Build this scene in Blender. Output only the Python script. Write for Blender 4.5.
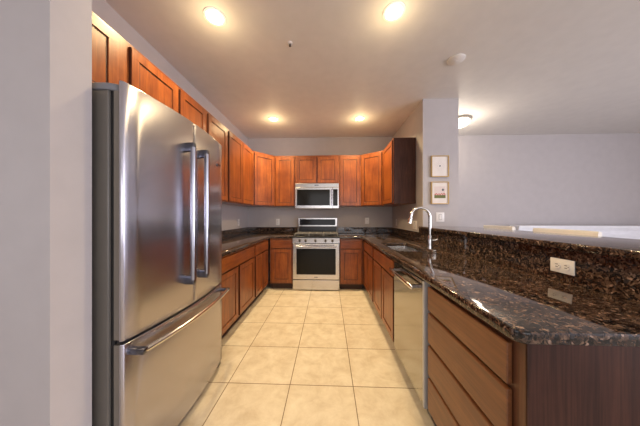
import bpy, bmesh, math
from math import pi, sin, cos
from mathutils import Vector, Matrix

for o in list(bpy.data.objects):
    bpy.data.objects.remove(o, do_unlink=True)
S = bpy.context.scene
COL = S.collection

# ------------------------------------------------------------------ camera
cam_d = bpy.data.cameras.new('camera')
cam = bpy.data.objects.new('camera', cam_d); COL.objects.link(cam)
cam_d.sensor_width = 36; cam_d.lens = 12.0; cam_d.clip_start = 0.02
cam_d.shift_y = 3.0/640
cam.location = (0, 0, 1.255)
cam.rotation_euler = (pi/2, 0, 0.038)
S.camera = cam

# ------------------------------------------------------------------ world, big lights, exposure
W = bpy.data.worlds.new('World'); S.world = W; W.use_nodes = True
bg = W.node_tree.nodes['Background']
bg.inputs['Color'].default_value = (0.72, 0.80, 1.0, 1); bg.inputs['Strength'].default_value = 1.0

def area(name, loc, target, sx, sy, power, color, shape='RECTANGLE', spread=pi):
    d = bpy.data.lights.new(name, 'AREA'); d.shape = shape; d.size = sx
    if shape in ('RECTANGLE', 'ELLIPSE'): d.size_y = sy
    d.energy = power; d.color = color; d.spread = spread
    o = bpy.data.objects.new(name, d); COL.objects.link(o); o.location = loc
    v = Vector(target) - Vector(loc); o.rotation_euler = v.to_track_quat('-Z', 'Y').to_euler()
    return o
DAY = (1.0, 0.95, 0.97)
area('daylight_rear_window', (1.2, -3.95, 1.45), (1.2, 0, 1.45), 4.4, 2.1, 52, (1.0, 0.93, 0.86))
area('daylight_side_window', (6.9, -1.7, 1.5), (0, -1.2, 1.5), 3.2, 2.0, 295, (0.88, 0.87, 1.0))
area('dining_side_fill', (-3.9, -1.6, 1.5), (0, -1.6, 1.5), 2.2, 1.8, 16, DAY)  # weak fill added from the unseen dining side, no known window there

S.view_settings.view_transform = 'Standard'
S.view_settings.look = 'None'
S.view_settings.gamma = 1.0
S.view_settings.use_curve_mapping = False
S.view_settings.exposure = 0.0

# ------------------------------------------------------------------ materials
def newmat(name):
    m = bpy.data.materials.new(name); m.use_nodes = True
    nt = m.node_tree; b = nt.nodes['Principled BSDF']
    return m, nt, b
def N(nt, t, **kw):
    n = nt.nodes.new(t)
    for k, v in kw.items():
        if hasattr(n, k): setattr(n, k, v)
        else: n.inputs[k].default_value = v
    return n
def ramp(nt, fac, stops, interp='LINEAR'):
    r = nt.nodes.new('ShaderNodeValToRGB'); r.color_ramp.interpolation = interp
    el = r.color_ramp.elements
    while len(el) > 1: el.remove(el[-1])
    el[0].position = stops[0][0]; el[0].color = (*stops[0][1], 1)
    for p, c in stops[1:]:
        e = el.new(p); e.color = (*c, 1)
    nt.links.new(fac, r.inputs['Fac']); return r
def flat(name, col, rough=0.5, metal=0.0, coat=0.0, emis=None, es=0.0, noise=0.04):
    m, nt, b = newmat(name)
    tc = N(nt, 'ShaderNodeTexCoord'); no = N(nt, 'ShaderNodeTexNoise', Scale=9.0, Detail=3.0)
    nt.links.new(tc.outputs['Object'], no.inputs['Vector'])
    lo = tuple(max(0, c*(1-noise)) for c in col); hi = tuple(min(1, c*(1+noise)) for c in col)
    r = ramp(nt, no.outputs['Fac'], [(0.3, lo), (0.7, hi)])
    nt.links.new(r.outputs['Color'], b.inputs['Base Color'])
    b.inputs['Roughness'].default_value = rough; b.inputs['Metallic'].default_value = metal
    b.inputs['Coat Weight'].default_value = coat
    if emis:
        b.inputs['Emission Color'].default_value = (*emis, 1); b.inputs['Emission Strength'].default_value = es
    return m
def paint(name, col, rough=0.6):
    m = flat(name, col, rough, noise=0.025)
    nt = m.node_tree; b = nt.nodes['Principled BSDF']
    tc = N(nt, 'ShaderNodeTexCoord'); no = N(nt, 'ShaderNodeTexNoise', Scale=160.0, Detail=2.0)
    bp = N(nt, 'ShaderNodeBump', Strength=0.08, Distance=0.002)
    nt.links.new(tc.outputs['Object'], no.inputs['Vector']); nt.links.new(no.outputs['Fac'], bp.inputs['Height'])
    nt.links.new(bp.outputs['Normal'], b.inputs['Normal'])
    return m
def wood(name, dark, mid, light, horiz=None, rough=0.33, grain=1.0, coat=0.2):
    m, nt, b = newmat(name)
    tc = N(nt, 'ShaderNodeTexCoord'); oi = N(nt, 'ShaderNodeObjectInfo')
    add = N(nt, 'ShaderNodeVectorMath', operation='ADD')
    mul = N(nt, 'ShaderNodeMath', operation='MULTIPLY'); mul.inputs[1].default_value = 17.0
    nt.links.new(oi.outputs['Random'], mul.inputs[0])
    nt.links.new(tc.outputs['Object'], add.inputs[0]); nt.links.new(mul.outputs[0], add.inputs[1])
    mp = N(nt, 'ShaderNodeMapping'); mp.inputs['Scale'].default_value = (1, 9, 9) if horiz else (9, 9, 1)
    nt.links.new(add.outputs[0], mp.inputs['Vector'])
    n1 = N(nt, 'ShaderNodeTexNoise', Scale=2.2, Detail=6.0, Roughness=0.6, Distortion=0.6)
    nt.links.new(mp.outputs[0], n1.inputs['Vector'])
    n2 = N(nt, 'ShaderNodeTexNoise', Scale=3.2, Detail=4.0, Roughness=0.6)
    nt.links.new(add.outputs[0], n2.inputs['Vector'])
    mx = N(nt, 'ShaderNodeMix', data_type='FLOAT'); mx.inputs[0].default_value = 0.5
    nt.links.new(n1.outputs['Fac'], mx.inputs[2]); nt.links.new(n2.outputs['Fac'], mx.inputs[3])
    r = ramp(nt, mx.outputs[0], [(0.34, dark), (0.5, mid), (0.66, light)])
    mp2 = N(nt, 'ShaderNodeMapping'); mp2.inputs['Scale'].default_value = (2, 60, 60) if horiz else (60, 60, 2)
    nt.links.new(add.outputs[0], mp2.inputs['Vector'])
    n3 = N(nt, 'ShaderNodeTexNoise', Scale=2.0, Detail=3.0); nt.links.new(mp2.outputs[0], n3.inputs['Vector'])
    r3 = ramp(nt, n3.outputs['Fac'], [(0.3, (1-0.28*grain,)*3), (0.6, (1, 1, 1))])
    mm = N(nt, 'ShaderNodeMix', data_type='RGBA', blend_type='MULTIPLY'); mm.inputs[0].default_value = 1
    nt.links.new(r.outputs['Color'], mm.inputs[6]); nt.links.new(r3.outputs['Color'], mm.inputs[7])
    nt.links.new(mm.outputs[2], b.inputs['Base Color'])
    b.inputs['Roughness'].default_value = rough
    b.inputs['Specular IOR Level'].default_value = 0.5 if coat else 0.2
    b.inputs['Coat Weight'].default_value = coat; b.inputs['Coat Roughness'].default_value = 0.2
    return m
def steel(name, col, rough, axis='Z', aniso=0.0):
    m, nt, b = newmat(name)
    tc = N(nt, 'ShaderNodeTexCoord'); mp = N(nt, 'ShaderNodeMapping')
    mp.inputs['Scale'].default_value = {'Z': (90, 90, 1.2), 'Y': (90, 1.2, 90), 'X': (1.2, 90, 90)}[axis]
    nt.links.new(tc.outputs['Object'], mp.inputs['Vector'])
    n = N(nt, 'ShaderNodeTexNoise', Scale=3.0, Detail=3.0); nt.links.new(mp.outputs[0], n.inputs['Vector'])
    r = ramp(nt, n.outputs['Fac'], [(0.3, (rough*0.95,)*3), (0.7, (rough*1.05,)*3)])
    nt.links.new(r.outputs['Color'], b.inputs['Roughness'])
    c2 = ramp(nt, n.outputs['Fac'], [(0.3, tuple(c*0.98 for c in col)), (0.7, col)])
    nt.links.new(c2.outputs['Color'], b.inputs['Base Color'])
    b.inputs['Metallic'].default_value = 1.0
    b.inputs['Anisotropic'].default_value = aniso
    if aniso:
        tg = N(nt, 'ShaderNodeTangent'); tg.direction_type = 'RADIAL'; tg.axis = 'Z'
        nt.links.new(tg.outputs[0], b.inputs['Tangent'])
    return m
def granite(name):
    m, nt, b = newmat(name)
    tc = N(nt, 'ShaderNodeTexCoord')
    dn = N(nt, 'ShaderNodeTexNoise', Scale=30.0, Detail=3.0); nt.links.new(tc.outputs['Object'], dn.inputs['Vector'])
    mixv = N(nt, 'ShaderNodeMix', data_type='VECTOR'); mixv.inputs[0].default_value = 0.05
    nt.links.new(tc.outputs['Object'], mixv.inputs[4]); nt.links.new(dn.outputs['Color'], mixv.inputs[5])
    v = N(nt, 'ShaderNodeTexVoronoi', Scale=118.0); nt.links.new(mixv.outputs[1], v.inputs['Vector'])
    sep = N(nt, 'ShaderNodeSeparateColor'); nt.links.new(v.outputs['Color'], sep.inputs[0])
    r = ramp(nt, sep.outputs[0], [(0.0, (0.008, 0.007, 0.007)), (0.30, (0.035, 0.023, 0.018)), (0.50, (0.085, 0.053, 0.039)),
                                  (0.74, (0.135, 0.088, 0.063)), (0.88, (0.028, 0.028, 0.032)), (0.955, (0.26, 0.18, 0.14))], 'CONSTANT')
    n2 = N(nt, 'ShaderNodeTexNoise', Scale=26.0, Detail=5.0, Roughness=0.7); nt.links.new(tc.outputs['Object'], n2.inputs['Vector'])
    r2 = ramp(nt, n2.outputs['Fac'], [(0.38, (0.35, 0.33, 0.33)), (0.62, (1.35, 1.3, 1.25))])
    mm = N(nt, 'ShaderNodeMix', data_type='RGBA', blend_type='MULTIPLY'); mm.inputs[0].default_value = 1
    nt.links.new(r.outputs['Color'], mm.inputs[6]); nt.links.new(r2.outputs['Color'], mm.inputs[7])
    nt.links.new(mm.outputs[2], b.inputs['Base Color'])
    b.inputs['Roughness'].default_value = 0.055
    b.inputs['Specular IOR Level'].default_value = 0.62
    return m
def tile_mat():
    m, nt, b = newmat('travertine_tile')
    tc = N(nt, 'ShaderNodeTexCoord'); mp = N(nt, 'ShaderNodeMapping')
    mp.inputs['Location'].default_value = (0.283+0.467*20, -1.578+0.4515*20, 0)
    nt.links.new(tc.outputs['Object'], mp.inputs['Vector'])
    br = N(nt, 'ShaderNodeTexBrick'); br.offset = 0.0; br.squash = 1.0
    for k, v in (('Scale', 1.0), ('Mortar Size', 0.0032), ('Mortar Smooth', 0.1), ('Brick Width', 0.467), ('Row Height', 0.4515), ('Bias', 0.0)):
        br.inputs[k].default_value = v
    nt.links.new(mp.outputs[0], br.inputs['Vector'])
    n = N(nt, 'ShaderNodeTexNoise', Scale=7.0, Detail=9.0, Roughness=0.7, Distortion=0.35); nt.links.new(tc.outputs['Object'], n.inputs['Vector'])
    r = ramp(nt, n.outputs['Fac'], [(0.30, (0.46, 0.38, 0.285)), (0.5, (0.56, 0.49, 0.39)), (0.72, (0.65, 0.59, 0.49))])
    nt.links.new(r.outputs['Color'], br.inputs['Color1']); nt.links.new(r.outputs['Color'], br.inputs['Color2'])
    br.inputs['Mortar'].default_value = (0.17, 0.115, 0.065, 1)
    nt.links.new(br.outputs['Color'], b.inputs['Base Color'])
    b.inputs['Roughness'].default_value = 0.38
    bp = N(nt, 'ShaderNodeBump', Strength=0.5, Distance=0.002); bp.invert = True
    nt.links.new(br.outputs['Fac'], bp.inputs['Height']); nt.links.new(bp.outputs['Normal'], b.inputs['Normal'])
    return m

WALL = paint('lilac_grey_wall_paint', (0.47, 0.435, 0.43))
CEIL = paint('ceiling_paint', (0.74, 0.71, 0.68))
WTRIM = flat('white_trim_paint', (0.82, 0.82, 0.85), 0.4)
CHERRY = wood('cherry_wood', (0.14, 0.030, 0.008), (0.25, 0.064, 0.014), (0.39, 0.115, 0.024))
CHERRYH = wood('cherry_wood_drawer', (0.14, 0.030, 0.008), (0.25, 0.064, 0.014), (0.39, 0.115, 0.024), horiz=True)
BROWNH = wood('brown_maple_drawer', (0.15, 0.052, 0.019), (0.205, 0.075, 0.026), (0.265, 0.103, 0.036), horiz=True, rough=0.42)
BROWN = wood('brown_maple_frame', (0.085, 0.028, 0.012), (0.12, 0.042, 0.017), (0.16, 0.058, 0.024), rough=0.42)
LAM = wood('dark_laminate_panel', (0.040, 0.0145, 0.0095), (0.062, 0.023, 0.014), (0.088, 0.034, 0.021), rough=0.5, grain=1.6, coat=0.0)
BEADSHADE = flat('dark_bead_and_shade', (0.055, 0.015, 0.007), 0.5)  # dark panel bead colour, also used to paint shadow lines round the doors
TOE = flat('toe_kick_wood', (0.05, 0.018, 0.010), 0.6)
GRAN = granite('brown_granite')
TILE = tile_mat()
CARPET = flat('beige_carpet', (0.42, 0.37, 0.31), 0.95, noise=0.15)
SS = steel('brushed_stainless', (0.60, 0.585, 0.575), 0.24)
SSF = steel('fridge_stainless', (0.50, 0.49, 0.54), 0.26, 'Z', aniso=0.7)
SSD = steel('dishwasher_stainless', (0.44, 0.43, 0.41), 0.14, 'Z')
CHROME = steel('satin_nickel', (0.74, 0.72, 0.70), 0.16)
HAND = steel('handle_steel', (0.42, 0.42, 0.47), 0.18)
DSTEEL = steel('dark_steel_fitting', (0.16, 0.165, 0.20), 0.25)
SIDE = flat('fridge_side_grey', (0.13, 0.118, 0.102), 0.36)
LINER = flat('olive_grey_liner', (0.17, 0.15, 0.125), 0.4)
GASKET = flat('black_gasket', (0.012, 0.012, 0.013), 0.6)
BLACK = flat('black_enamel', (0.012, 0.011, 0.011), 0.25)
IRON = flat('cast_iron', (0.16, 0.155, 0.15), 0.4)
GLASSB = flat('black_oven_glass', (0.008, 0.008, 0.008), 0.10)
WPLAST = flat('white_plastic', (0.80, 0.77, 0.75), 0.35)
SLOT = flat('dark_slot', (0.05, 0.045, 0.04), 0.6)
GOLD = flat('gold_frame', (0.50, 0.33, 0.13), 0.35, metal=0.4)
MAT_PAPER = flat('ivory_paper', (0.80, 0.74, 0.69), 0.7)
GLASSB.node_tree.nodes['Principled BSDF'].inputs['Specular IOR Level'].default_value = 0.22
CREAM = flat('cream_upholstery', (0.86, 0.80, 0.70), 0.7)

# ------------------------------------------------------------------ geometry helpers
def B(bm, x0, x1, y0, y1, z0, z1, bev=0.0, seg=2):
    x0, x1 = sorted((x0, x1)); y0, y1 = sorted((y0, y1)); z0, z1 = sorted((z0, z1))
    vs = [bm.verts.new(p) for p in [(x0,y0,z0),(x1,y0,z0),(x1,y1,z0),(x0,y1,z0),(x0,y0,z1),(x1,y0,z1),(x1,y1,z1),(x0,y1,z1)]]
    fs = [bm.faces.new([vs[i] for i in f]) for f in [(3,2,1,0),(4,5,6,7),(0,1,5,4),(1,2,6,5),(2,3,7,6),(3,0,4,7)]]
    if bev:
        es = list({e for f in fs for e in f.edges})
        bmesh.ops.bevel(bm, geom=es, offset=bev, segments=seg, profile=0.5, affect='EDGES')
def box(x0, x1, y0, y1, z0, z1, bev=0.0, seg=2):
    bm = bmesh.new(); B(bm, x0, x1, y0, y1, z0, z1, bev, seg); return bm
def cyl(bm, p0, p1, r, r2=None, n=20):
    p0, p1 = Vector(p0), Vector(p1); d = p1-p0; r2 = r if r2 is None else r2
    M = Matrix.Translation((p0+p1)/2) @ d.to_track_quat('Z', 'Y').to_matrix().to_4x4()
    bmesh.ops.create_cone(bm, cap_ends=True, segments=n, radius1=r, radius2=r2, depth=d.length, matrix=M)
def tube(bm, pts, r, n=12, rad=None):
    pts = [Vector(p) for p in pts]; rings = []; up = None
    for i, p in enumerate(pts):
        t = (pts[min(i+1, len(pts)-1)] - pts[max(i-1, 0)]).normalized()
        if up is None:
            a = Vector((0, 0, 1)) if abs(t.z) < 0.9 else Vector((1, 0, 0)); up = t.cross(a).normalized()
        up = (up - t*up.dot(t)).normalized(); w = t.cross(up); rr = rad[i] if rad else r
        rings.append([bm.verts.new(p + up*cos(2*pi*k/n)*rr + w*sin(2*pi*k/n)*rr) for k in range(n)])
    for a, b_ in zip(rings, rings[1:]):
        for k in range(n): bm.faces.new((a[k], a[(k+1) % n], b_[(k+1) % n], b_[k]))
    bm.faces.new(rings[0][::-1]); bm.faces.new(rings[-1])
def lathe(bm, prof, c=(0, 0, 0), n=32):
    rings = [[bm.verts.new((c[0]+r*cos(2*pi*k/n), c[1]+r*sin(2*pi*k/n), c[2]+z)) for k in range(n)] for r, z in prof]
    for a, b_ in zip(rings, rings[1:]):
        for k in range(n): bm.faces.new((a[k], a[(k+1) % n], b_[(k+1) % n], b_[k]))
    bm.faces.new(rings[0][::-1]); bm.faces.new(rings[-1])
def prism(loop, z0, z1, holes=(), bev=0.0):
    """slab from an outline (and holes) in XY"""
    bm = bmesh.new(); es = []
    for L in (loop, *holes):
        vs = [bm.verts.new((x, y, z0)) for x, y in L]
        es += [bm.edges.new((vs[i], vs[(i+1) % len(vs)])) for i in range(len(vs))]
    bmesh.ops.triangle_fill(bm, use_beauty=True, use_dissolve=False, edges=es)
    bmesh.ops.dissolve_limit(bm, angle_limit=0.01, verts=bm.verts, edges=bm.edges)
    r = bmesh.ops.extrude_face_region(bm, geom=list(bm.faces))
    bmesh.ops.translate(bm, vec=(0, 0, z1-z0), verts=[g for g in r['geom'] if isinstance(g, bmesh.types.BMVert)])
    bmesh.ops.recalc_face_normals(bm, faces=bm.faces)
    if bev:
        e = [e for e in bm.edges if len(e.link_faces) == 2 and abs(e.link_faces[0].normal.z-e.link_faces[1].normal.z) > 0.9
             and abs(abs(e.link_faces[0].normal.z-e.link_faces[1].normal.z)-1) < 0.1]
        bmesh.ops.bevel(bm, geom=e, offset=bev, segments=3, profile=0.5, affect='EDGES')
    return bm
def link(name, bm, mat, parent=None, smooth=False, kind=None, label=None, loc=None):
    me = bpy.data.meshes.new(name)
    bmesh.ops.recalc_face_normals(bm, faces=bm.faces)
    bm.to_mesh(me); bm.free()
    for m in (mat if isinstance(mat, (list, tuple)) else [mat]): me.materials.append(m)
    o = bpy.data.objects.new(name, me); COL.objects.link(o)
    if parent: o.parent = parent
    if smooth:
        for p in me.polygons: p.use_smooth = True
        me.set_sharp_from_angle(angle=0.7)
    if kind: o['kind'] = kind
    if label: o['label'] = label
    if loc: o.location = loc
    return o
def thing(name, label, cat, loc=(0, 0, 0), rz=0.0, group=None):
    o = bpy.data.objects.new(name, None); COL.objects.link(o)
    o.empty_display_size = 0.1
    o.location = loc; o.rotation_euler = (0, 0, rz); o['label'] = label; o['category'] = cat
    if group: o['group'] = group
    return o
def tag(o, label, cat, group=None):
    o['label'] = label; o['category'] = cat
    if group: o['group'] = group
    return o
def struct(name, bm, mat, parent=None): return link(name, bm, mat, parent, kind='structure')

# ------------------------------------------------------------------ the room
CZ = 2.80; XL = -1.60; XR = 1.25; YB = 4.20
def slab(name, x0, x1, y0, y1, z0, z1, m): return struct(name, box(x0, x1, y0, y1, z0, z1), m)
slab('floor_kitchen', -4.0, 1.40, -4.0, YB, -0.10, 0.0, TILE)
slab('floor_living', 1.40, 7.0, -4.0, YB, -0.10, 0.0, CARPET)
slab('ceiling', -4.1, 7.1, -4.1, YB+0.1, CZ, CZ+0.1, CEIL)
slab('wall_back', XL-0.1, 7.1, YB, YB+0.12, 0, CZ, WALL)
slab('wall_left', XL-0.12, XL, 0.875, YB, 0, CZ, WALL)
slab('wall_wing', -4.0, -1.01, 0.737, 0.875, 0, CZ, WALL)                 # stub wall beside the fridge
slab('wall_column', XR, 1.71, 2.865, YB, 0, CZ, WALL)                   # thick wall end with the two pictures
slab('wall_peninsula', XR, 1.40, 0.668, 2.865, 0, 1.085, WALL)          # knee wall that carries the bar top
def wall_with_window(name, n, axis, fixed, a0, a1, w0, w1, z0, z1, sgn):
    bm = bmesh.new()
    def put(bm_, p0, p1, q0, q1, t0=0.0, t1=0.12):
        if axis == 'x': B(bm_, p0, p1, fixed+sgn*t0, fixed+sgn*t1, q0, q1)
        else: B(bm_, fixed+sgn*t0, fixed+sgn*t1, p0, p1, q0, q1)
    put(bm, a0, w0, 0, CZ); put(bm, w1, a1, 0, CZ); put(bm, w0, w1, 0, z0); put(bm, w0, w1, z1, CZ)
    struct(name, bm, WALL)
    f = bmesh.new(); e = 0.05
    for p0, p1, q0, q1 in ((w0, w0+e, z0, z1), (w1-e, w1, z0, z1), (w0+e, w1-e, z0, z0+e), (w0+e, w1-e, z1-e, z1), ((w0+w1)/2-0.025, (w0+w1)/2+0.025, z0+e, z1-e)):
        put(f, p0, p1, q0, q1, 0.02, 0.10)
    struct('window_%d' % n, f, WTRIM)
wall_with_window('wall_rear', 1, 'x', -4.0, -4.1, 7.1, -1.1, 3.5, 0.35, 2.55, -1)
wall_with_window('wall_right', 2, 'y', 7.0, -4.0, YB, -3.4, 0.0, 0.45, 2.55, 1)
wall_with_window('wall_dining', 3, 'y', -4.0, -4.0, 0.73, -2.8, -0.4, 0.5, 2.4, -1)
# white half wall with moulded cap across the living room
bm = box(3.36, 6.98, 3.90, 4.0, 0, 1.01)
struct('wall_half', bm, WTRIM)
bm = box(3.33, 6.98, 3.85, 4.05, 1.045, 1.085, 0.008); B(bm, 3.345, 6.98, 3.875, 4.02, 1.012, 1.045, 0.004); B(bm, 3.35, 6.98, 3.88, 3.898, 0.90, 0.94, 0.004)
struct('trim_1', bm, WTRIM)

# ------------------------------------------------------------------ cabinets
def door_bm(x0, x1, z0, z1, t=0.020, fw=0.055):
    bm = bmesh.new()
    B(bm, x0, x1, -t, -t+0.010, z0, z0+fw, 0.0015); B(bm, x0, x1, -t, -t+0.010, z1-fw, z1, 0.0015)
    B(bm, x0, x0+fw, -t, -t+0.010, z0+fw-0.001, z1-fw+0.001, 0.0015); B(bm, x1-fw, x1, -t, -t+0.010, z0+fw-0.001, z1-fw+0.001, 0.0015)
    B(bm, x0, x1, -t+0.0095, -0.001, z0, z1)
    g = 0.009
    B(bm, x0+fw+g, x1-fw-g, -t+0.006, -t+0.010, z0+fw+g, z1-fw-g, 0.002)
    return bm
def groove_shade_bm(x0, x1, z0, z1, t=0.020, fw=0.055, g=0.009):
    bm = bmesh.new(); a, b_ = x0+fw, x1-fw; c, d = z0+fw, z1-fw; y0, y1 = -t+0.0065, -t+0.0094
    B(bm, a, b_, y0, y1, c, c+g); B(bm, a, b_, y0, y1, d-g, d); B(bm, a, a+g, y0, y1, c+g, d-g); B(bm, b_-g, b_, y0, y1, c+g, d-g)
    e = .0025  # thin dark strips round the door edge stand in for its shadow line
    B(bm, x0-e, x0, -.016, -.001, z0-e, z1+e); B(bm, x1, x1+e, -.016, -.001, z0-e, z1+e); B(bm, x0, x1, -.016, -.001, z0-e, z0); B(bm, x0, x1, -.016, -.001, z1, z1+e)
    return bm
def cabinet(label, loc, rz, w, z0, z1, d, fronts, group, toe=False, body=None, front=None, hfront=None, kind='wall_cabinet', hollow=False):
    body = body or CHERRY; front = front or CHERRY; hfront = hfront or CHERRYH
    t = thing(kind, label, 'cabinet', loc, rz, group)
    bm = bmesh.new(); h = w/2-0.0008
    zb = z0
    if toe: zb = 0.105
    if hollow:
        B(bm, -h, h, 0.0, d, zb, .66); B(bm, -h, h, 0, .045, .66, z1); B(bm, -h, -h+.018, .045, d, .66, z1); B(bm, h-.018, h, .045, d, .66, z1)
    else: B(bm, -h, h, 0.0, d, zb, z1)
    link('cabinet_body', bm, body, t)
    if toe: link('toe_kick', box(-h, h, 0.065, d, 0.001, 0.1045), TOE, t)
    for k, x0, x1, a, b_ in fronts:
        if k == 'door':
            o = link('door', door_bm(x0, x1, a, b_), front, t)
            link('bead_and_shade_lines', groove_shade_bm(x0, x1, a, b_), BEADSHADE, o)
        else:
            link('drawer', box(x0, x1, -0.020, -0.001, a, b_, 0.004), hfront, t)
    return t
UB, UT = 1.435, 2.372
UG = 'cherry wall cabinets around the kitchen'; BG = 'cherry base cabinets under the granite worktop'
UX = -1.285
def yL(y, c): return y-c      # local x on the left wall
# left wall uppers (front faces +x)
c = (0.878+1.770)/2
cabinet('short cherry wall cabinet above the refrigerator beside the pale wall end', (UX, c, 0), pi/2, 0.892, 1.90, UT, 0.313,
        [('door', .892-c, 1.238-c, 1.925, UT-.03), ('door', 1.330-c, 1.752-c, 1.925, UT-.03)], UG)
c = (1.772+2.665)/2
cabinet('two-door cherry wall cabinet just past the far edge of the refrigerator', (UX, c, 0), pi/2, 0.893, UB, UT, 0.313,
        [('door', 1.789-c, 2.165-c, UB+.012, UT-.03), ('door', 2.221-c, 2.638-c, UB+.012, UT-.03)], UG)
c = (2.667+3.598)/2
cabinet('two-door cherry wall cabinet on the left wall touching the angled corner cabinet', (UX, c, 0), pi/2, 0.931, UB, UT, 0.313,
        [('door', 2.693-c, 3.118-c, UB+.012, UT-.03), ('door', 3.134-c, 3.575-c, UB+.012, UT-.03)], UG)
# angled corner wall cabinets
def corner(label, sx):
    t = thing('corner_wall_cabinet', label, 'cabinet', (0, 0, 0), 0, UG)
    if sx < 0: P = [(XL+.002, YB-.002), (XL+.002, 3.602), (UX, 3.602), (-0.988, 3.93), (-0.988, YB-.002)]; a, b_ = Vector((UX, 3.602)), Vector((-0.988, 3.93))
    else: P = [(XR-.002, YB-.002), (0.602, YB-.002), (0.602, 3.93), (0.937, 3.670), (XR-.002, 3.670)]; a, b_ = Vector((0.602, 3.93)), Vector((0.937, 3.670))
    link('cabinet_body', prism(P, UB, UT), CHERRY, t)
    L = (b_-a).length; m = (a+b_)/2; ang = math.atan2(b_.y-a.y, b_.x-a.x)
    o = link('door', door_bm(-L/2+.022, L/2-.022, UB+.012, UT-.03), CHERRY, t); o.location = (m.x, m.y, 0); o.rotation_euler = (0, 0, ang)
    g = link('bead_and_shade_lines', groove_shade_bm(-L/2+.022, L/2-.022, UB+.012, UT-.03), BEADSHADE, o)
corner('angled cherry corner wall cabinet in the left back corner, above an outlet', -1)
corner('angled cherry corner wall cabinet in the right back corner', 1)
UY = 3.93
def backup(label, x0, x1, z0, drs):
    c = (x0+x1)/2
    cabinet(label, (c, UY, 0), 0, x1-x0, z0, UT, YB-UY-.002, [('door', a-c, b_-c, z0+.012, UT-.03) for a, b_ in drs], UG)
backup('narrow single-door cherry wall cabinet on the back wall left of the microwave', -0.986, -0.607, UB, [(-0.965, -0.628)])
backup('short two-door cherry wall cabinet directly above the microwave', -0.605, 0.199, 1.852, [(-0.585, -0.218), (-0.188, 0.179)])
backup('narrow single-door cherry wall cabinet on the back wall right of the microwave', 0.201, 0.600, UB, [(0.222, 0.580)])
# right wall upper, with dark laminate end
c = (3.090+3.668)/2
t = cabinet('cherry wall cabinet on the right wall with a dark brown end panel', (0.937, c, 0), -pi/2, 0.578, UB, UT, 0.311,
        [('door', -(3.640-c), -(3.115-c), UB+.012, UT-.03)], UG)
link('end_panel', box(c-3.089, c-3.085, 0.000, 0.311, UB, UT), LAM, t, label='dark brown laminate end panel')

# base cabinets
BH = 0.872
DZ = (0.708, 0.845)     # drawer band
DD = (0.125, 0.690)     # door band
BX = -1.022
def base(label, loc, rz, w, fronts, hollow=False): return cabinet(label, loc, rz, w, 0, BH, 0.56, fronts, BG, toe=True, kind='base_cabinet', hollow=hollow)
c = (1.799+2.905)/2
base('wide cherry base cabinet on the left beside the refrigerator, one long drawer over two doors', (BX, c, 0), pi/2, 1.104,
     [('drawer', 1.83-c, 2.871-c, *DZ), ('door', 1.83-c, 2.344-c, *DD), ('door', 2.399-c, 2.871-c, *DD)])
c = (2.907+3.57)/2
base('cherry base cabinet on the left wall next to the back corner', (BX, c, 0), pi/2, 0.663,
     [('drawer', 2.939-c, 3.535-c, *DZ), ('door', 2.939-c, 3.235-c, *DD), ('door', 3.262-c, 3.535-c, *DD)])
c = (-0.99-0.602)/2
base('narrow cherry base cabinet immediately left of the stove', (c, 3.61, 0), 0, 0.386, [('drawer', -.165, .175, *DZ), ('door', -.165, .175, *DD)])
c = (0.197+0.583)/2
base('narrow cherry base cabinet immediately right of the stove', (c, 3.61, 0), 0, 0.384, [('drawer', -.175, .16, *DZ), ('door', -.175, .16, *DD)])
RX = 0.602
c = (2.802+3.57)/2
base('cherry base cabinet on the right side next to the back corner', (RX, c, 0), -pi/2, 0.766,
     [('drawer', c-3.53, c-2.835, *DZ), ('door', c-3.53, c-3.20, *DD), ('door', c-3.17, c-2.835, *DD)])
c = (1.897+2.80)/2
base('cherry sink base cabinet with two doors beside the dishwasher', (RX, c, 0), -pi/2, 0.902,
     [('drawer', c-2.765, c-1.945, *DZ), ('door', c-2.765, c-2.375, *DD), ('door', c-2.345, c-1.945, *DD)], True)
# near drawer base
c = (0.672+1.288)/2
t = cabinet('brown four-drawer base cabinet at the near end of the peninsula', (RX, c, 0), -pi/2, 0.614, 0, BH, 0.56,
    [('drawer', c-1.272, c-0.718, a, b_) for a, b_ in ((.706, .842), (.517, .689), (.327, .500), (.125, .310))],
    BG, toe=True, body=BROWN, front=BROWN, hfront=BROWNH, kind='base_cabinet')
link('end_panel', box(c-0.672, c-0.668, 0.0, 0.647, 0.001, BH), LAM, t, label='dark brown laminate end panel')

# ------------------------------------------------------------------ granite
TZ = 0.914; ZB = 0.874
def arc(cx, cy, r, a0, a1, n=8): return [(cx+r*cos(a0+(a1-a0)*i/n), cy+r*sin(a0+(a1-a0)*i/n)) for i in range(n+1)]
t = thing('countertop', 'brown speckled granite worktop running along the left wall to the stove', 'countertop', (0, 0, 0))
link('worktop', prism([(XL+.002, 1.798), (-.985, 1.798), (-.985, 3.575), (-.600, 3.575), (-.600, YB-.002), (XL+.002, YB-.002)], ZB, TZ, bev=.006), GRAN, t, True)
link('backsplash', prism([(XL+.002, 1.798), (XL+.027, 1.798), (XL+.027, YB-.027), (-.600, YB-.027), (-.600, YB-.002), (XL+.002, YB-.002)], TZ+.0005, 1.035), GRAN, t)
t = thing('countertop', 'brown speckled granite worktop with the sink, running along the peninsula to the near corner', 'countertop', (0, 0, 0))
r = 0.035
out = [(.195, 3.575), (.56, 3.575)] + arc(.56+r, .65+r, r, pi, 1.5*pi) + [(XR-.002, .65), (XR-.002, YB-.002), (.195, YB-.002)]
SX0, SX1, SY0, SY1 = .668, 1.00, 2.10, 2.755
def rrect(x0, x1, y0, y1, r):
    return arc(x0+r, y0+r, r, pi, 1.5*pi, 4)+arc(x1-r, y0+r, r, 1.5*pi, 2*pi, 4)+arc(x1-r, y1-r, r, 0, .5*pi, 4)+arc(x0+r, y1-r, r, .5*pi, pi, 4)
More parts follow.
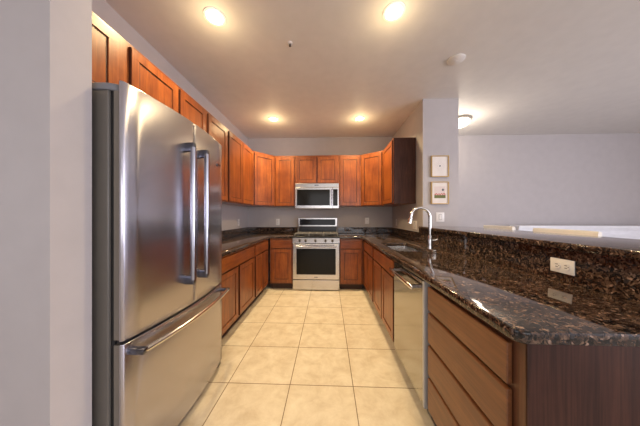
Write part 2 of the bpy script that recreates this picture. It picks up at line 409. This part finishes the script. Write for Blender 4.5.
link('worktop', prism(out, ZB, TZ, holes=[rrect(SX0, SX1, SY0, SY1, .04)], bev=.008), GRAN, t, True)
link('backsplash', prism([(.195, YB-.002), (.195, YB-.027), (XR-.027, YB-.027), (XR-.027, 2.93), (XR-.002, 2.93), (XR-.002, YB-.002)], TZ+.0005, 1.035), GRAN, t)
link('raised_splash', box(XR-.027, XR-.002, .66, 2.929, TZ+.0005, 1.0845, .002), GRAN, t, label='tall granite splash under the bar top')
o = link('bar_counter', prism([(1.192, .63), (1.80, .63), (1.80, 2.863), (1.192, 2.863)], 1.0855, 1.12, bev=.007), GRAN, None, True)
tag(o, 'raised brown granite bar top on the peninsula half wall', 'countertop')

# ------------------------------------------------------------------ refrigerator
FY0, FY1 = .900, 1.781
FT = 1.850
def bow(y, base=-.901, s=.043):
    u = (y-(FY0+FY1)/2)/((FY1-FY0)/2); return base+s*(1-u*u)
def bowed(y0, y1, z0, z1, xb=-.9145, rnd=.010, n=14):
    P = []
    ys = [y0+(y1-y0)*i/n for i in range(n+1)]
    fr = [(bow(y), y) for y in ys]
    fr[0] = (bow(y0)-rnd, y0); fr.insert(1, (bow(y0+rnd*.3)-rnd*.3, y0+rnd*.3)); fr.insert(2, (bow(y0+rnd), y0+rnd))
    fr[-1] = (bow(y1)-rnd, y1); fr.insert(-1, (bow(y1-rnd), y1-rnd)); fr.insert(-1, (bow(y1-rnd*.3)-rnd*.3, y1-rnd*.3))
    P = [(xb, y0)] + fr + [(xb, y1)]
    return prism(P, z0, z1, bev=.003)
fr = thing('refrigerator', 'large stainless french door refrigerator with bottom freezer drawer', 'refrigerator', (0, 0, 0))
link('body', box(-1.585, -.965, FY0, FY1, .03, FT-.04, .004), SIDE, fr, label='dark grey side and top of the refrigerator')
link('gasket', box(-.9645, -.9455, FY0+.012, FY1-.012, .06, FT-.012), GASKET, fr)
ym = (FY0+FY1)/2
d1 = link('door', bowed(FY0, ym-.002, .702, FT), SSF, fr, True)
d2 = link('door', bowed(ym+.002, FY1, .702, FT), SSF, fr, True)
for par, a, b_, z0, z1 in ((d1, FY0+.004, ym-.004, .706, FT-.041), (d2, ym+.004, FY1-.004, .706, FT-.041)):
    link('door_liner', box(-.945, -.915, a, b_, z0, z1, .003), LINER, par, label='olive grey inner edge of the door')
dr = link('freezer_drawer', bowed(FY0, FY1, .050, .688), SSF, fr, True)
link('hinge_strip', box(-.935, -.915, FY0+.01, FY0+.10, .689, .701), GASKET, fr)
def vhandle(y, par):
    xb = bow(y)
    bm = bmesh.new(); tube(bm, [(-.815, y, .87), (-.815, y, 1.67)], .0165, 16)
    h = link('handle', bm, HAND, par, True, label='polished steel bar handle')
    for z in (.868, 1.672):
        bm = bmesh.new(); B(bm, xb-.004, -.803, y-.014, y+.014, z-.026, z+.026, .006)
        link('handle_bracket', bm, DSTEEL, h, True, label='dark end bracket')
vhandle(1.262, d1); vhandle(1.405, d2)
pts = []
for i in range(25):
    u = i/24; y = .935+(1.742-.935)*u; pts.append((-.835+.040*(1-(2*u-1)**2), y, .645))
bm = bmesh.new(); tube(bm, pts, .013, 14)
link('drawer_liner', box(-.945, -.915, FY0+.004, FY1-.004, .055, .684, .003), LINER, dr)
h = link('handle', bm, CHROME, dr, True, label='curved polished steel bar handle')
for y, x in ((.935, -.822), (1.742, -.822)):
    bm = bmesh.new(); B(bm, bow(y)-.006, x, y-.016, y+.016, .632, .658, .006)
    link('handle_bracket', bm, DSTEEL, h, True)
link('badge', box(-.880+.0, -.8735, 1.655, 1.70, 1.655, 1.672, .001), DSTEEL, d2)
# top hinge cover, foot and grille
bm = prism([(-1.50, FY0-.006), (-1.02, FY0-.006), (-.985, FY0-.005), (-.960, FY0-.001), (-.935, FY0+.010), (-.918, FY0+.03), (-.918, FY0+.12), (-1.50, FY0+.12)], FT-.0395, FT-.0085, bev=.006)
link('hinge_cover', bm, flat('hinge_grey', (.17, .17, .185), .35), fr, True)
link('base_grille', box(-.955, -.92, FY0+.02, FY1-.02, .012, .046), GASKET, fr)
for y in (FY0+.03, FY1-.05):
    bm = bmesh.new(); cyl(bm, (-.925, y-.018, .0225), (-.925, y+.03, .0225), .022); B(bm, -.945, -.899, y-.012, y+.024, .02, .049, .004)
    link('roller_foot', bm, GASKET, fr, True)

# ------------------------------------------------------------------ range
RX0, RX1 = -.598, .192; RC = (RX0+RX1)/2
rg = thing('gas_range', 'freestanding stainless gas stove between the base cabinets', 'stove', (RC, 3.575, 0))
hw = (RX1-RX0)/2
link('body', box(-hw, hw, .035, .61, .03, .895, .003), SIDE, rg)
link('kick_drawer', box(-hw+.002, hw-.002, .0, .033, .014, .180, .006), SS, rg, label='stainless storage drawer')
od = link('oven_door', box(-hw+.002, hw-.002, -.005, .033, .190, .787, .006), SS, rg)
link('window', box(-hw+.065, hw-.065, -.0075, -.004, .272, .708, .002), GLASSB, od, label='black glass oven window')
bm = bmesh.new(); tube(bm, [(-hw+.05, -.05, .748), (hw-.05, -.05, .748)], .013, 14)
hd = link('handle', bm, HAND, od, True)
for sx in (-1, 1): link('handle_post', box(sx*(hw-.07)-.012, sx*(hw-.07)+.012, -.045, -.004, .738, .758, .003), HAND, hd)
link('badge', box(-.028, .028, -.0068, -.004, .222, .234), DSTEEL, od)
bm = bmesh.new(); v = [(-.002, .797), (.018, .883), (.06, .883), (.06, .797)]
vs = []
for x in (-hw+.001, hw-.001): vs.append([bm.verts.new((x, y-.010, z)) for y, z in v])
bm.faces.new(vs[0]); bm.faces.new(vs[1][::-1])
for i in range(4): bm.faces.new((vs[0][i], vs[1][i], vs[1][(i+1) % 4], vs[0][(i+1) % 4]))
link('control_panel', bm, SS, rg)
for x in (-.275, -.175, -.01, .16, .275):
    bm = bmesh.new(); cyl(bm, (x, .004, .845), (x, -.030, .838), .021, .018, 20); B(bm, x-.003, x+.003, -.034, -.01, .822, .858, .001)
    link('knob', bm, flat('knob_steel', (.10, .095, .09), .3, metal=.7), rg, True)
link('cooktop', box(-hw, hw, .0, .545, .8955, .912, .004), BLACK, rg)
link('cooktop_pan', box(-hw+.03, hw-.03, .03, .53, .9121, .916, .002), BLACK, rg)
for bx, by, br in ((-.25, .15, .045), (-.25, .40, .038), (0, .28, .05), (.25, .15, .045), (.25, .40, .038)):
    bm = bmesh.new(); lathe(bm, [(br, 0), (br, .010), (br*.7, .012), (br*.7, .018), (br*.3, .020)], (bx, by, .9162), 24)
    link('burner', bm, BLACK, rg, True)
for k in range(3):
    cx = -.248+.248*k; w = .118
    bm = bmesh.new(); z = .9545
    for dx in (-w, w): B(bm, cx+dx-.006, cx+dx+.006, .045, .52, z-.010, z, .002)
    for y in (.05, .515): B(bm, cx-w, cx+w, y-.006, y+.006, z-.010, z, .002)
    for y in (.15, .28, .40): B(bm, cx-w, cx+w, y-.005, y+.005, z-.008, z+.002, .002)
    B(bm, cx-.005, cx+.005, .05, .515, z-.008, z+.002, .002)
    for dx in (-w, w):
        for y in (.05, .515): B(bm, cx+dx-.007, cx+dx+.007, y-.007, y+.007, .9165, z-.008)
    link('grate', bm, IRON, rg)
bgd = link('backguard', box(-hw+.035, hw-.035, .546, .605, .913, 1.048, .004), BLACK, rg, label='black vent panel behind the burners')
link('console', box(-hw+.014, hw-.014, .530, .612, 1.050, 1.222, .008), SS, rg, label='stainless control console')
link('display', box(-hw+.052, hw-.052, .5265, .531, 1.078, 1.194, .002), GLASSB, rg, label='black glass display panel')
# ------------------------------------------------------------------ microwave
mw = thing('microwave', 'stainless over-the-range microwave hanging below the short cabinet', 'microwave', (RC, 3.875, 1.391))
mh = .399
link('body', box(-mh, mh, .02, .32, 0, .458, .003), SIDE, mw)
link('top_vent', box(-mh, mh, 0, .019, .385, .458, .005), SS, mw, label='stainless vent strip')
dm = link('door', box(-mh, .282, -.006, .019, .002, .383, .005), SS, mw)
link('window', box(-mh+.035, .236, -.009, -.005, .055, .345, .002), GLASSB, dm, label='black glass window')
bm = bmesh.new(); tube(bm, [(.262, -.035, .05), (.262, -.035, .35)], .010, 12)
for z in (.07, .33): B(bm, .254, .270, -.03, -.004, z-.01, z+.01)
link('handle', bm, HAND, dm, True)
pn = link('control_panel', box(.285, mh, -.004, .019, .002, .383, .005), SS, mw)
kp = link('keypad', box(.293, mh-.024, -.007, -.003, .050, .350, .002), GLASSB, pn)
link('badge', box(-.045, .03, -.0035, .001, .415, .432), DSTEEL, mw)
# ------------------------------------------------------------------ dishwasher
dw = thing('dishwasher', 'stainless dishwasher under the granite worktop near the sink', 'dishwasher', (.577, 1.592, 0), -pi/2)
link('body', box(-.300, .300, .035, .58, .06, .868), SIDE, dw)
dd = link('door', box(-.300, .274, 0, .034, .105, .858, .004), SSD, dw, label='reflective stainless door')
link('edge_trim', box(.2745, .300, -.006, .034, .105, .862, .004), flat('grey_trim', (.42, .42, .42), .35), dw, label='bright steel edge strip')
bm = bmesh.new(); B(bm, -.27, .215, -.052, -.036, .786, .814, .006)
hh = link('handle', bm, CHROME, dd, True)
for x in (-.24, .185): link('handle_post', box(x-.012, x+.012, -.04, .001, .790, .810, .003), HAND, hh)
link('toe_kick', box(-.298, .298, .065, .3, .001, .10), GASKET, dw)

# ------------------------------------------------------------------ sink and faucet
sk = thing('kitchen_sink', 'double bowl stainless sink set under the granite near the faucet', 'sink', (0, 0, 0))
def bowl(y0, y1):
    bm = bmesh.new(); x0, x1, zt, zb = SX0-.004, SX1+.004, ZB-.001, .70
    a = rrect(x0, x1, y0, y1, .04); b_ = rrect(x0+.012, x1-.012, y0+.012, y1-.012, .035)
    A = [bm.verts.new((x, y, zt)) for x, y in a]; Bv = [bm.verts.new((x, y, zb)) for x, y in b_]; n = len(a)
    for i in range(n): bm.faces.new((A[i], A[(i+1) % n], Bv[(i+1) % n], Bv[i]))
    bm.faces.new(Bv)
    a2 = rrect(x0-.003, x1+.003, y0-.003, y1+.003, .042)
    C = [bm.verts.new((x, y, zt)) for x, y in a2]; D = [bm.verts.new((x, y, zb-.003)) for x, y in a2]
    for i in range(n):
        bm.faces.new((A[i], C[i], C[(i+1) % n], A[(i+1) % n])); bm.faces.new((C[i], D[i], D[(i+1) % n], C[(i+1) % n]))
    bm.faces.new(D)
    return bm
SINKM = steel('sink_steel', (.72, .71, .70), .22)
ymid = 2.44
for y0, y1 in ((SY0-.004, ymid-.012), (ymid+.012, SY1+.004)):
    bo = link('bowl', bowl(y0, y1), SINKM, sk, True)
    bm = bmesh.new(); lathe(bm, [(.042, 0), (.042, .003), (.030, .004), (.02, .001)], ((SX0+SX1)/2, (y0+y1)/2, .7005), 24)
    link('drain', bm, CHROME, bo, True)
link('divider', box(SX0, SX1, ymid-.0085, ymid+.0085, .72, ZB-.012, .003), SINKM, sk)
fx, fy = 1.050, 2.241
fa = thing('kitchen_faucet', 'tall gooseneck satin nickel faucet with side lever behind the sink', 'faucet', (fx, fy, TZ))
link('deck_plate', prism(rrect(-.035, .035, -.12, .12, .034), .0005, .008, bev=.002), CHROME, fa, True)
bm = bmesh.new(); lathe(bm, [(.027, .008), (.025, .02), (.023, .05), (.022, .13), (.017, .14)], n=24); link('base', bm, CHROME, fa, True)
R = .098; top = .425-R
pts = [(0, 0, .135), (0, 0, .22), (0, 0, top)] + [(-R+R*cos(a), 0, top+R*sin(a)) for a in [pi*i/14 for i in range(1, 14)]]
bm = bmesh.new(); tube(bm, pts + [(-2*R+.0, 0, top-.005)], .0150, 16); link('spout', bm, CHROME, fa, True)
bm = bmesh.new(); tube(bm, [(-2*R, 0, top-.004), (-2*R-.004, 0, top-.02), (-2*R-.010, 0, top-.040), (-2*R-.014, 0, top-.062)], .015, 16, rad=[.016, .0175, .019, .020])
link('spray_head', bm, CHROME, fa, True)
bm = bmesh.new(); tube(bm, [(.015, 0, .085), (.045, 0, .09), (.062, -.010, .098), (.072, -.012, .104)], .009, 12, rad=[.013, .012, .008, .0065]); link('lever', bm, CHROME, fa, True)

# ------------------------------------------------------------------ outlets and switches
def outlet(label, loc, rz, horiz=False, switch=False, group=None, gang=1, name=None):
    t = thing(name or ('light_switch' if switch else 'power_outlet'), label, 'switch' if switch else 'outlet', loc, rz, group)
    w, h = (.058, .037) if horiz else (.038*gang, .062)
    pl = link('cover_plate', box(-w, w, -.006, -.0005, -h, h, .003), WPLAST, t, True)
    if switch:
        k = link('rocker', box(-.016, .016, -.010, -.006, -.032, .032, .002), WPLAST, t)
        link('rocker_gap', box(-.019, .019, -.0066, -.0060, -.035, .035), SLOT, t)
    else:
        for s in (-1, 1):
            cx, cz = (s*.022, 0) if horiz else (0, s*.022)
            bm = bmesh.new(); cyl(bm, (cx, -.006, cz), (cx, -.0085, cz), .0175, n=20); rc = link('receptacle', bm, WPLAST, t, True)
            bm = bmesh.new()
            if horiz: B(bm, cx-.006, cx+.006, -.0092, -.0085, .005, .008); B(bm, cx-.006, cx+.006, -.0092, -.0085, -.008, -.005); B(bm, cx+.009, cx+.013, -.0092, -.0085, -.002, .002)
            else: B(bm, cx-.008, cx-.005, -.0092, -.0085, cz-.006, cz+.006); B(bm, cx+.005, cx+.008, -.0092, -.0085, cz-.006, cz+.006); B(bm, cx-.002, cx+.002, -.0092, -.0085, cz-.013, cz-.009)
            link('slots', bm, SLOT, rc)
    return t
OG = 'white outlet covers on the kitchen walls'
outlet('white horizontal outlet set in the dark granite splash of the peninsula', (XR-.027, 1.160, .994), -pi/2, True)
outlet('white outlet on the back wall left of the stove', (-.999, YB, 1.135), 0, group=OG)
outlet('white outlet on the back wall right of the stove', (.76, YB, 1.160), 0, group=OG)
outlet('white outlet on the left wall near the back corner', (XL, 3.755, 1.14), pi/2, group=OG)
outlet('white outlet on the right wall near the back corner', (XR, 3.94, 1.14), -pi/2, group=OG)
outlet('white double switch plate on the right wall behind the faucet', (XR, 3.12, 1.125), -pi/2, switch=True, gang=2)
outlet('white light switch on the wall end below the two framed pictures', (1.472, 2.865, 1.240), 0, switch=True, gang=1.4)

# ------------------------------------------------------------------ pictures
def picture(label, zc, h, art):
    t = thing('framed_picture', label, 'picture', (1.462, 2.865, zc), 0, 'gold framed pictures on the wall end')
    w = .113; e = .011; bm = bmesh.new()
    B(bm, -w, w, -.028, -.001, -h, -h+e, .001); B(bm, -w, w, -.028, -.001, h-e, h, .001)
    B(bm, -w, -w+e, -.028, -.001, -h+e, h-e, .001); B(bm, w-e, w, -.028, -.001, -h+e, h-e, .001)
    link('frame', bm, GOLD, t)
    p = link('print', box(-w+e, w-e, -.016, -.002, -h+e, h-e), MAT_PAPER, t)
    art(p)
GREY = flat('soft_grey_ink', (.50, .47, .45), .8); INK = flat('dark_ink', (.10, .12, .13), .8)
PINK = flat('coral_paint', (.62, .16, .14), .8); GREEN = flat('olive_green_paint', (.16, .17, .06), .8); PALE = flat('pale_pink_wash', (.74, .64, .60), .8)
def disc(bm, x, z, r, y=-.0165, t=.0008, n=18): cyl(bm, (x, y, z), (x, y-t, z), r, n=n)
def art1(p):
    bm = bmesh.new()
    for k in range(16):
        a = 2*pi*k/16
        for rr in (.03, .045, .058): disc(bm, rr*cos(a), .005+rr*sin(a), .0022, n=8)
    link('dotted_ring', bm, GREY, p)
    bm = bmesh.new(); disc(bm, 0, .005, .010); link('centre_dot', bm, INK, p)
def art2(p):
    link('sky_wash', box(-.072, .072, -.0168, -.0162, -.03, .085), PALE, p)
    link('grass_band', box(-.072, .072, -.0176, -.0169, -.068, -.028), GREEN, p)
    bm = bmesh.new()
    for x, z in ((-.062, -.02), (-.048, -.012), (-.03, -.02), (-.012, -.014), (.004, -.022), (.02, -.010), (.036, -.02), (.05, -.008), (.064, -.018)): disc(bm, x, z, .0085, -.0177, n=10)
    link('flowers', bm, PINK, p)
    bm = bmesh.new(); disc(bm, .038, .040, .010, -.0177)
    for a in range(6): disc(bm, .038+.012*cos(a), .040+.012*sin(a), .005, -.0177, n=8)
    link('seed_head', bm, INK, p)
picture('upper gold framed picture with a small dot in a faint ring on ivory', 1.905, .139, art1)
picture('lower gold framed picture of red flowers over a green band', 1.557, .147, art2)

# ------------------------------------------------------------------ ceiling fixtures
WARM = (1.0, 0.75, 0.40)
LENS = flat('lit_lens', (1, .95, .85), .5, emis=(1.0, .90, .74), es=9.0)
def recessed(label, x, y, power, r=.064):
    t = thing('recessed_light', label, 'ceiling light', (x, y, CZ), 0, 'round recessed ceiling lights')
    bm = bmesh.new(); n = 36; prof = [(r+.018, -.0005), (r+.017, -.006), (r, -.008), (r-.004, -.003), (r-.004, -.0005)]
    rings = [[bm.verts.new((a*cos(2*pi*k/n), a*sin(2*pi*k/n), z)) for k in range(n)] for a, z in prof]
    for i in range(len(rings)):
        A, C = rings[i], rings[(i+1) % len(rings)]
        for k in range(n): bm.faces.new((A[k], A[(k+1) % n], C[(k+1) % n], C[k]))
    link('trim_ring', bm, WTRIM, t, True)
    bm = bmesh.new(); lathe(bm, [(r-.006, -.0005), (r-.006, -.004), (r*.5, -.006), (.01, -.0065)], n=32); link('lens', bm, LENS, t, True)
    area('lamp', (x, y, CZ-.012), (x, y, 0), .15, .15, power, WARM, 'DISK', spread=2.3)
    b = bpy.data.lights.new('ceiling_glow_fill', 'POINT'); b.energy = power*.13; b.color = WARM; b.shadow_soft_size = .05  # extra point light added below the can to brighten the ceiling
    bo = bpy.data.objects.new('ceiling_glow_fill', b); COL.objects.link(bo); bo.location = (x, y, CZ-.16)
recessed('recessed ceiling light above the refrigerator door, the nearer left one', -.878, 1.622, 17)
recessed('recessed ceiling light above the dishwasher side, the nearer right one', .497, 1.633, 17)
recessed('recessed ceiling light near the back wall on the left', -.870, 3.368, 25)
recessed('recessed ceiling light near the back wall on the right', .497, 3.400, 25)
t = thing('flush_ceiling_light', 'flush dome ceiling light peeking from behind the wall end', 'ceiling light', (2.10, 3.50, CZ))
bm = bmesh.new(); lathe(bm, [(.155, -.0005), (.160, -.012), (.158, -.032), (.148, -.036), (.05, -.036)], n=40)
link('metal_pan', bm, flat('brushed_nickel_pan', (.42, .38, .33), .4, metal=.6), t, True)
bm = bmesh.new(); lathe(bm, [(.145, -.0365), (.143, -.055), (.125, -.085), (.09, -.108), (.04, -.12), (.008, -.122)], n=40)
link('glass_bowl', bm, flat('lit_frosted_glass', (1, .95, .85), .4, emis=(1.0, .92, .80), es=5.0), t, True)
pl = bpy.data.lights.new('dome_bulb', 'POINT'); pl.energy = 12; pl.color = (1, .86, .68); pl.shadow_soft_size = .10
po = bpy.data.objects.new('dome_bulb', pl); COL.objects.link(po); po.location = (2.10, 3.50, CZ-.26)
t = thing('smoke_detector', 'low round cream detector disc on the ceiling right of the lights', 'detector', (1.262, 2.155, CZ))
bm = bmesh.new(); lathe(bm, [(.078, -.0005), (.077, -.006), (.068, -.012), (.03, -.0212), (.01, -.0212)], n=36); link('housing', bm, CEIL, t, True)
bm = bmesh.new(); lathe(bm, [(.018, -.0212), (.017, -.024), (.004, -.025)], n=20); link('test_button', bm, CEIL, t, True)
t = thing('fire_sprinkler', 'small dark sprinkler head on the ceiling between the front lights', 'sprinkler', (-.340, 1.894, CZ)); t.scale = (.75, .75, .75)
bm = bmesh.new(); lathe(bm, [(.030, -.0005), (.029, -.006), (.014, -.010), (.008, -.010)], n=28); link('escutcheon', bm, WTRIM, t, True)
bm = bmesh.new(); cyl(bm, (0, 0, -.010), (0, 0, -.028), .006); cyl(bm, (-.009, 0, -.012), (-.004, 0, -.034), .002); cyl(bm, (.009, 0, -.012), (.004, 0, -.034), .002); cyl(bm, (0, 0, -.034), (0, 0, -.037), .014)
link('deflector', bm, flat('dark_brass', (.10, .07, .05), .4, metal=.7), t, True)

# ------------------------------------------------------------------ bar stools behind the bar
LEGM = flat('grey_stool_metal', (.30, .30, .33), .35, metal=.7)
def stool(label, x, y, w):
    t = thing('bar_stool', label, 'stool', (x, y, 0), 0, 'cream bar stools behind the bar')
    n = 12
    bm = bmesh.new(); L0 = []
    for zi, z in enumerate((.85, .89, 1.108, 1.126, 1.130)):
        inn = (.020, .035, .035, .028, .012)[zi]
        row = []
        for i in range(n+1):
            u = -1+2*i/n; yy = u*w/2*(1-.0*zi); xx = .20-.07*u*u; e = min(1, (1-abs(u))*6+.45)
            row.append((xx, yy, inn*e))
        A = [bm.verts.new((xx-tt, yy, z)) for xx, yy, tt in row]; C = [bm.verts.new((xx+tt, yy, z)) for xx, yy, tt in row]
        L0.append(A + C[::-1])
    for a, b_ in zip(L0, L0[1:]):
        m = len(a)
        for i in range(m): bm.faces.new((a[i], a[(i+1) % m], b_[(i+1) % m], b_[i]))
    bm.faces.new(L0[0][::-1]); bm.faces.new(L0[-1])
    link('backrest', bm, CREAM, t, True, label='cream padded curved back')
    link('seat', box(-.20, .19, -w/2+.02, w/2-.02, .70, .77, .025, 3), CREAM, t, True)
    for sx in (-1, 1):
        for sy in (-1, 1):
            bm = bmesh.new(); top = 1.0 if (sx > 0) else .70
            pts = [(sx*.19, sy*(w/2-.05), .001), (sx*.16, sy*(w/2-.055), .70)]
            tube(bm, pts, .012, 10); link('leg', bm, LEGM, t, True)
    bm = bmesh.new()
    for sy in (-1, 1): tube(bm, [(.16, sy*(w/2-.06), .69), (.185, sy*(w/2-.06), .90)], .011, 8)
    link('back_support', bm, LEGM, t, True)
    bm = bmesh.new(); z = .25; a, b_ = .172, w/2-.055
    tube(bm, [(-a, -b_, z), (a, -b_, z), (a, b_, z), (-a, b_, z), (-a, -b_, z)], .009, 8); link('foot_ring', bm, LEGM, t, True)
stool('cream padded bar stool behind the bar top, nearer the wall end with pictures', 2.02, 2.79, .46)
stool('cream padded bar stool behind the bar top, nearer the camera', 2.02, 2.04, .54)
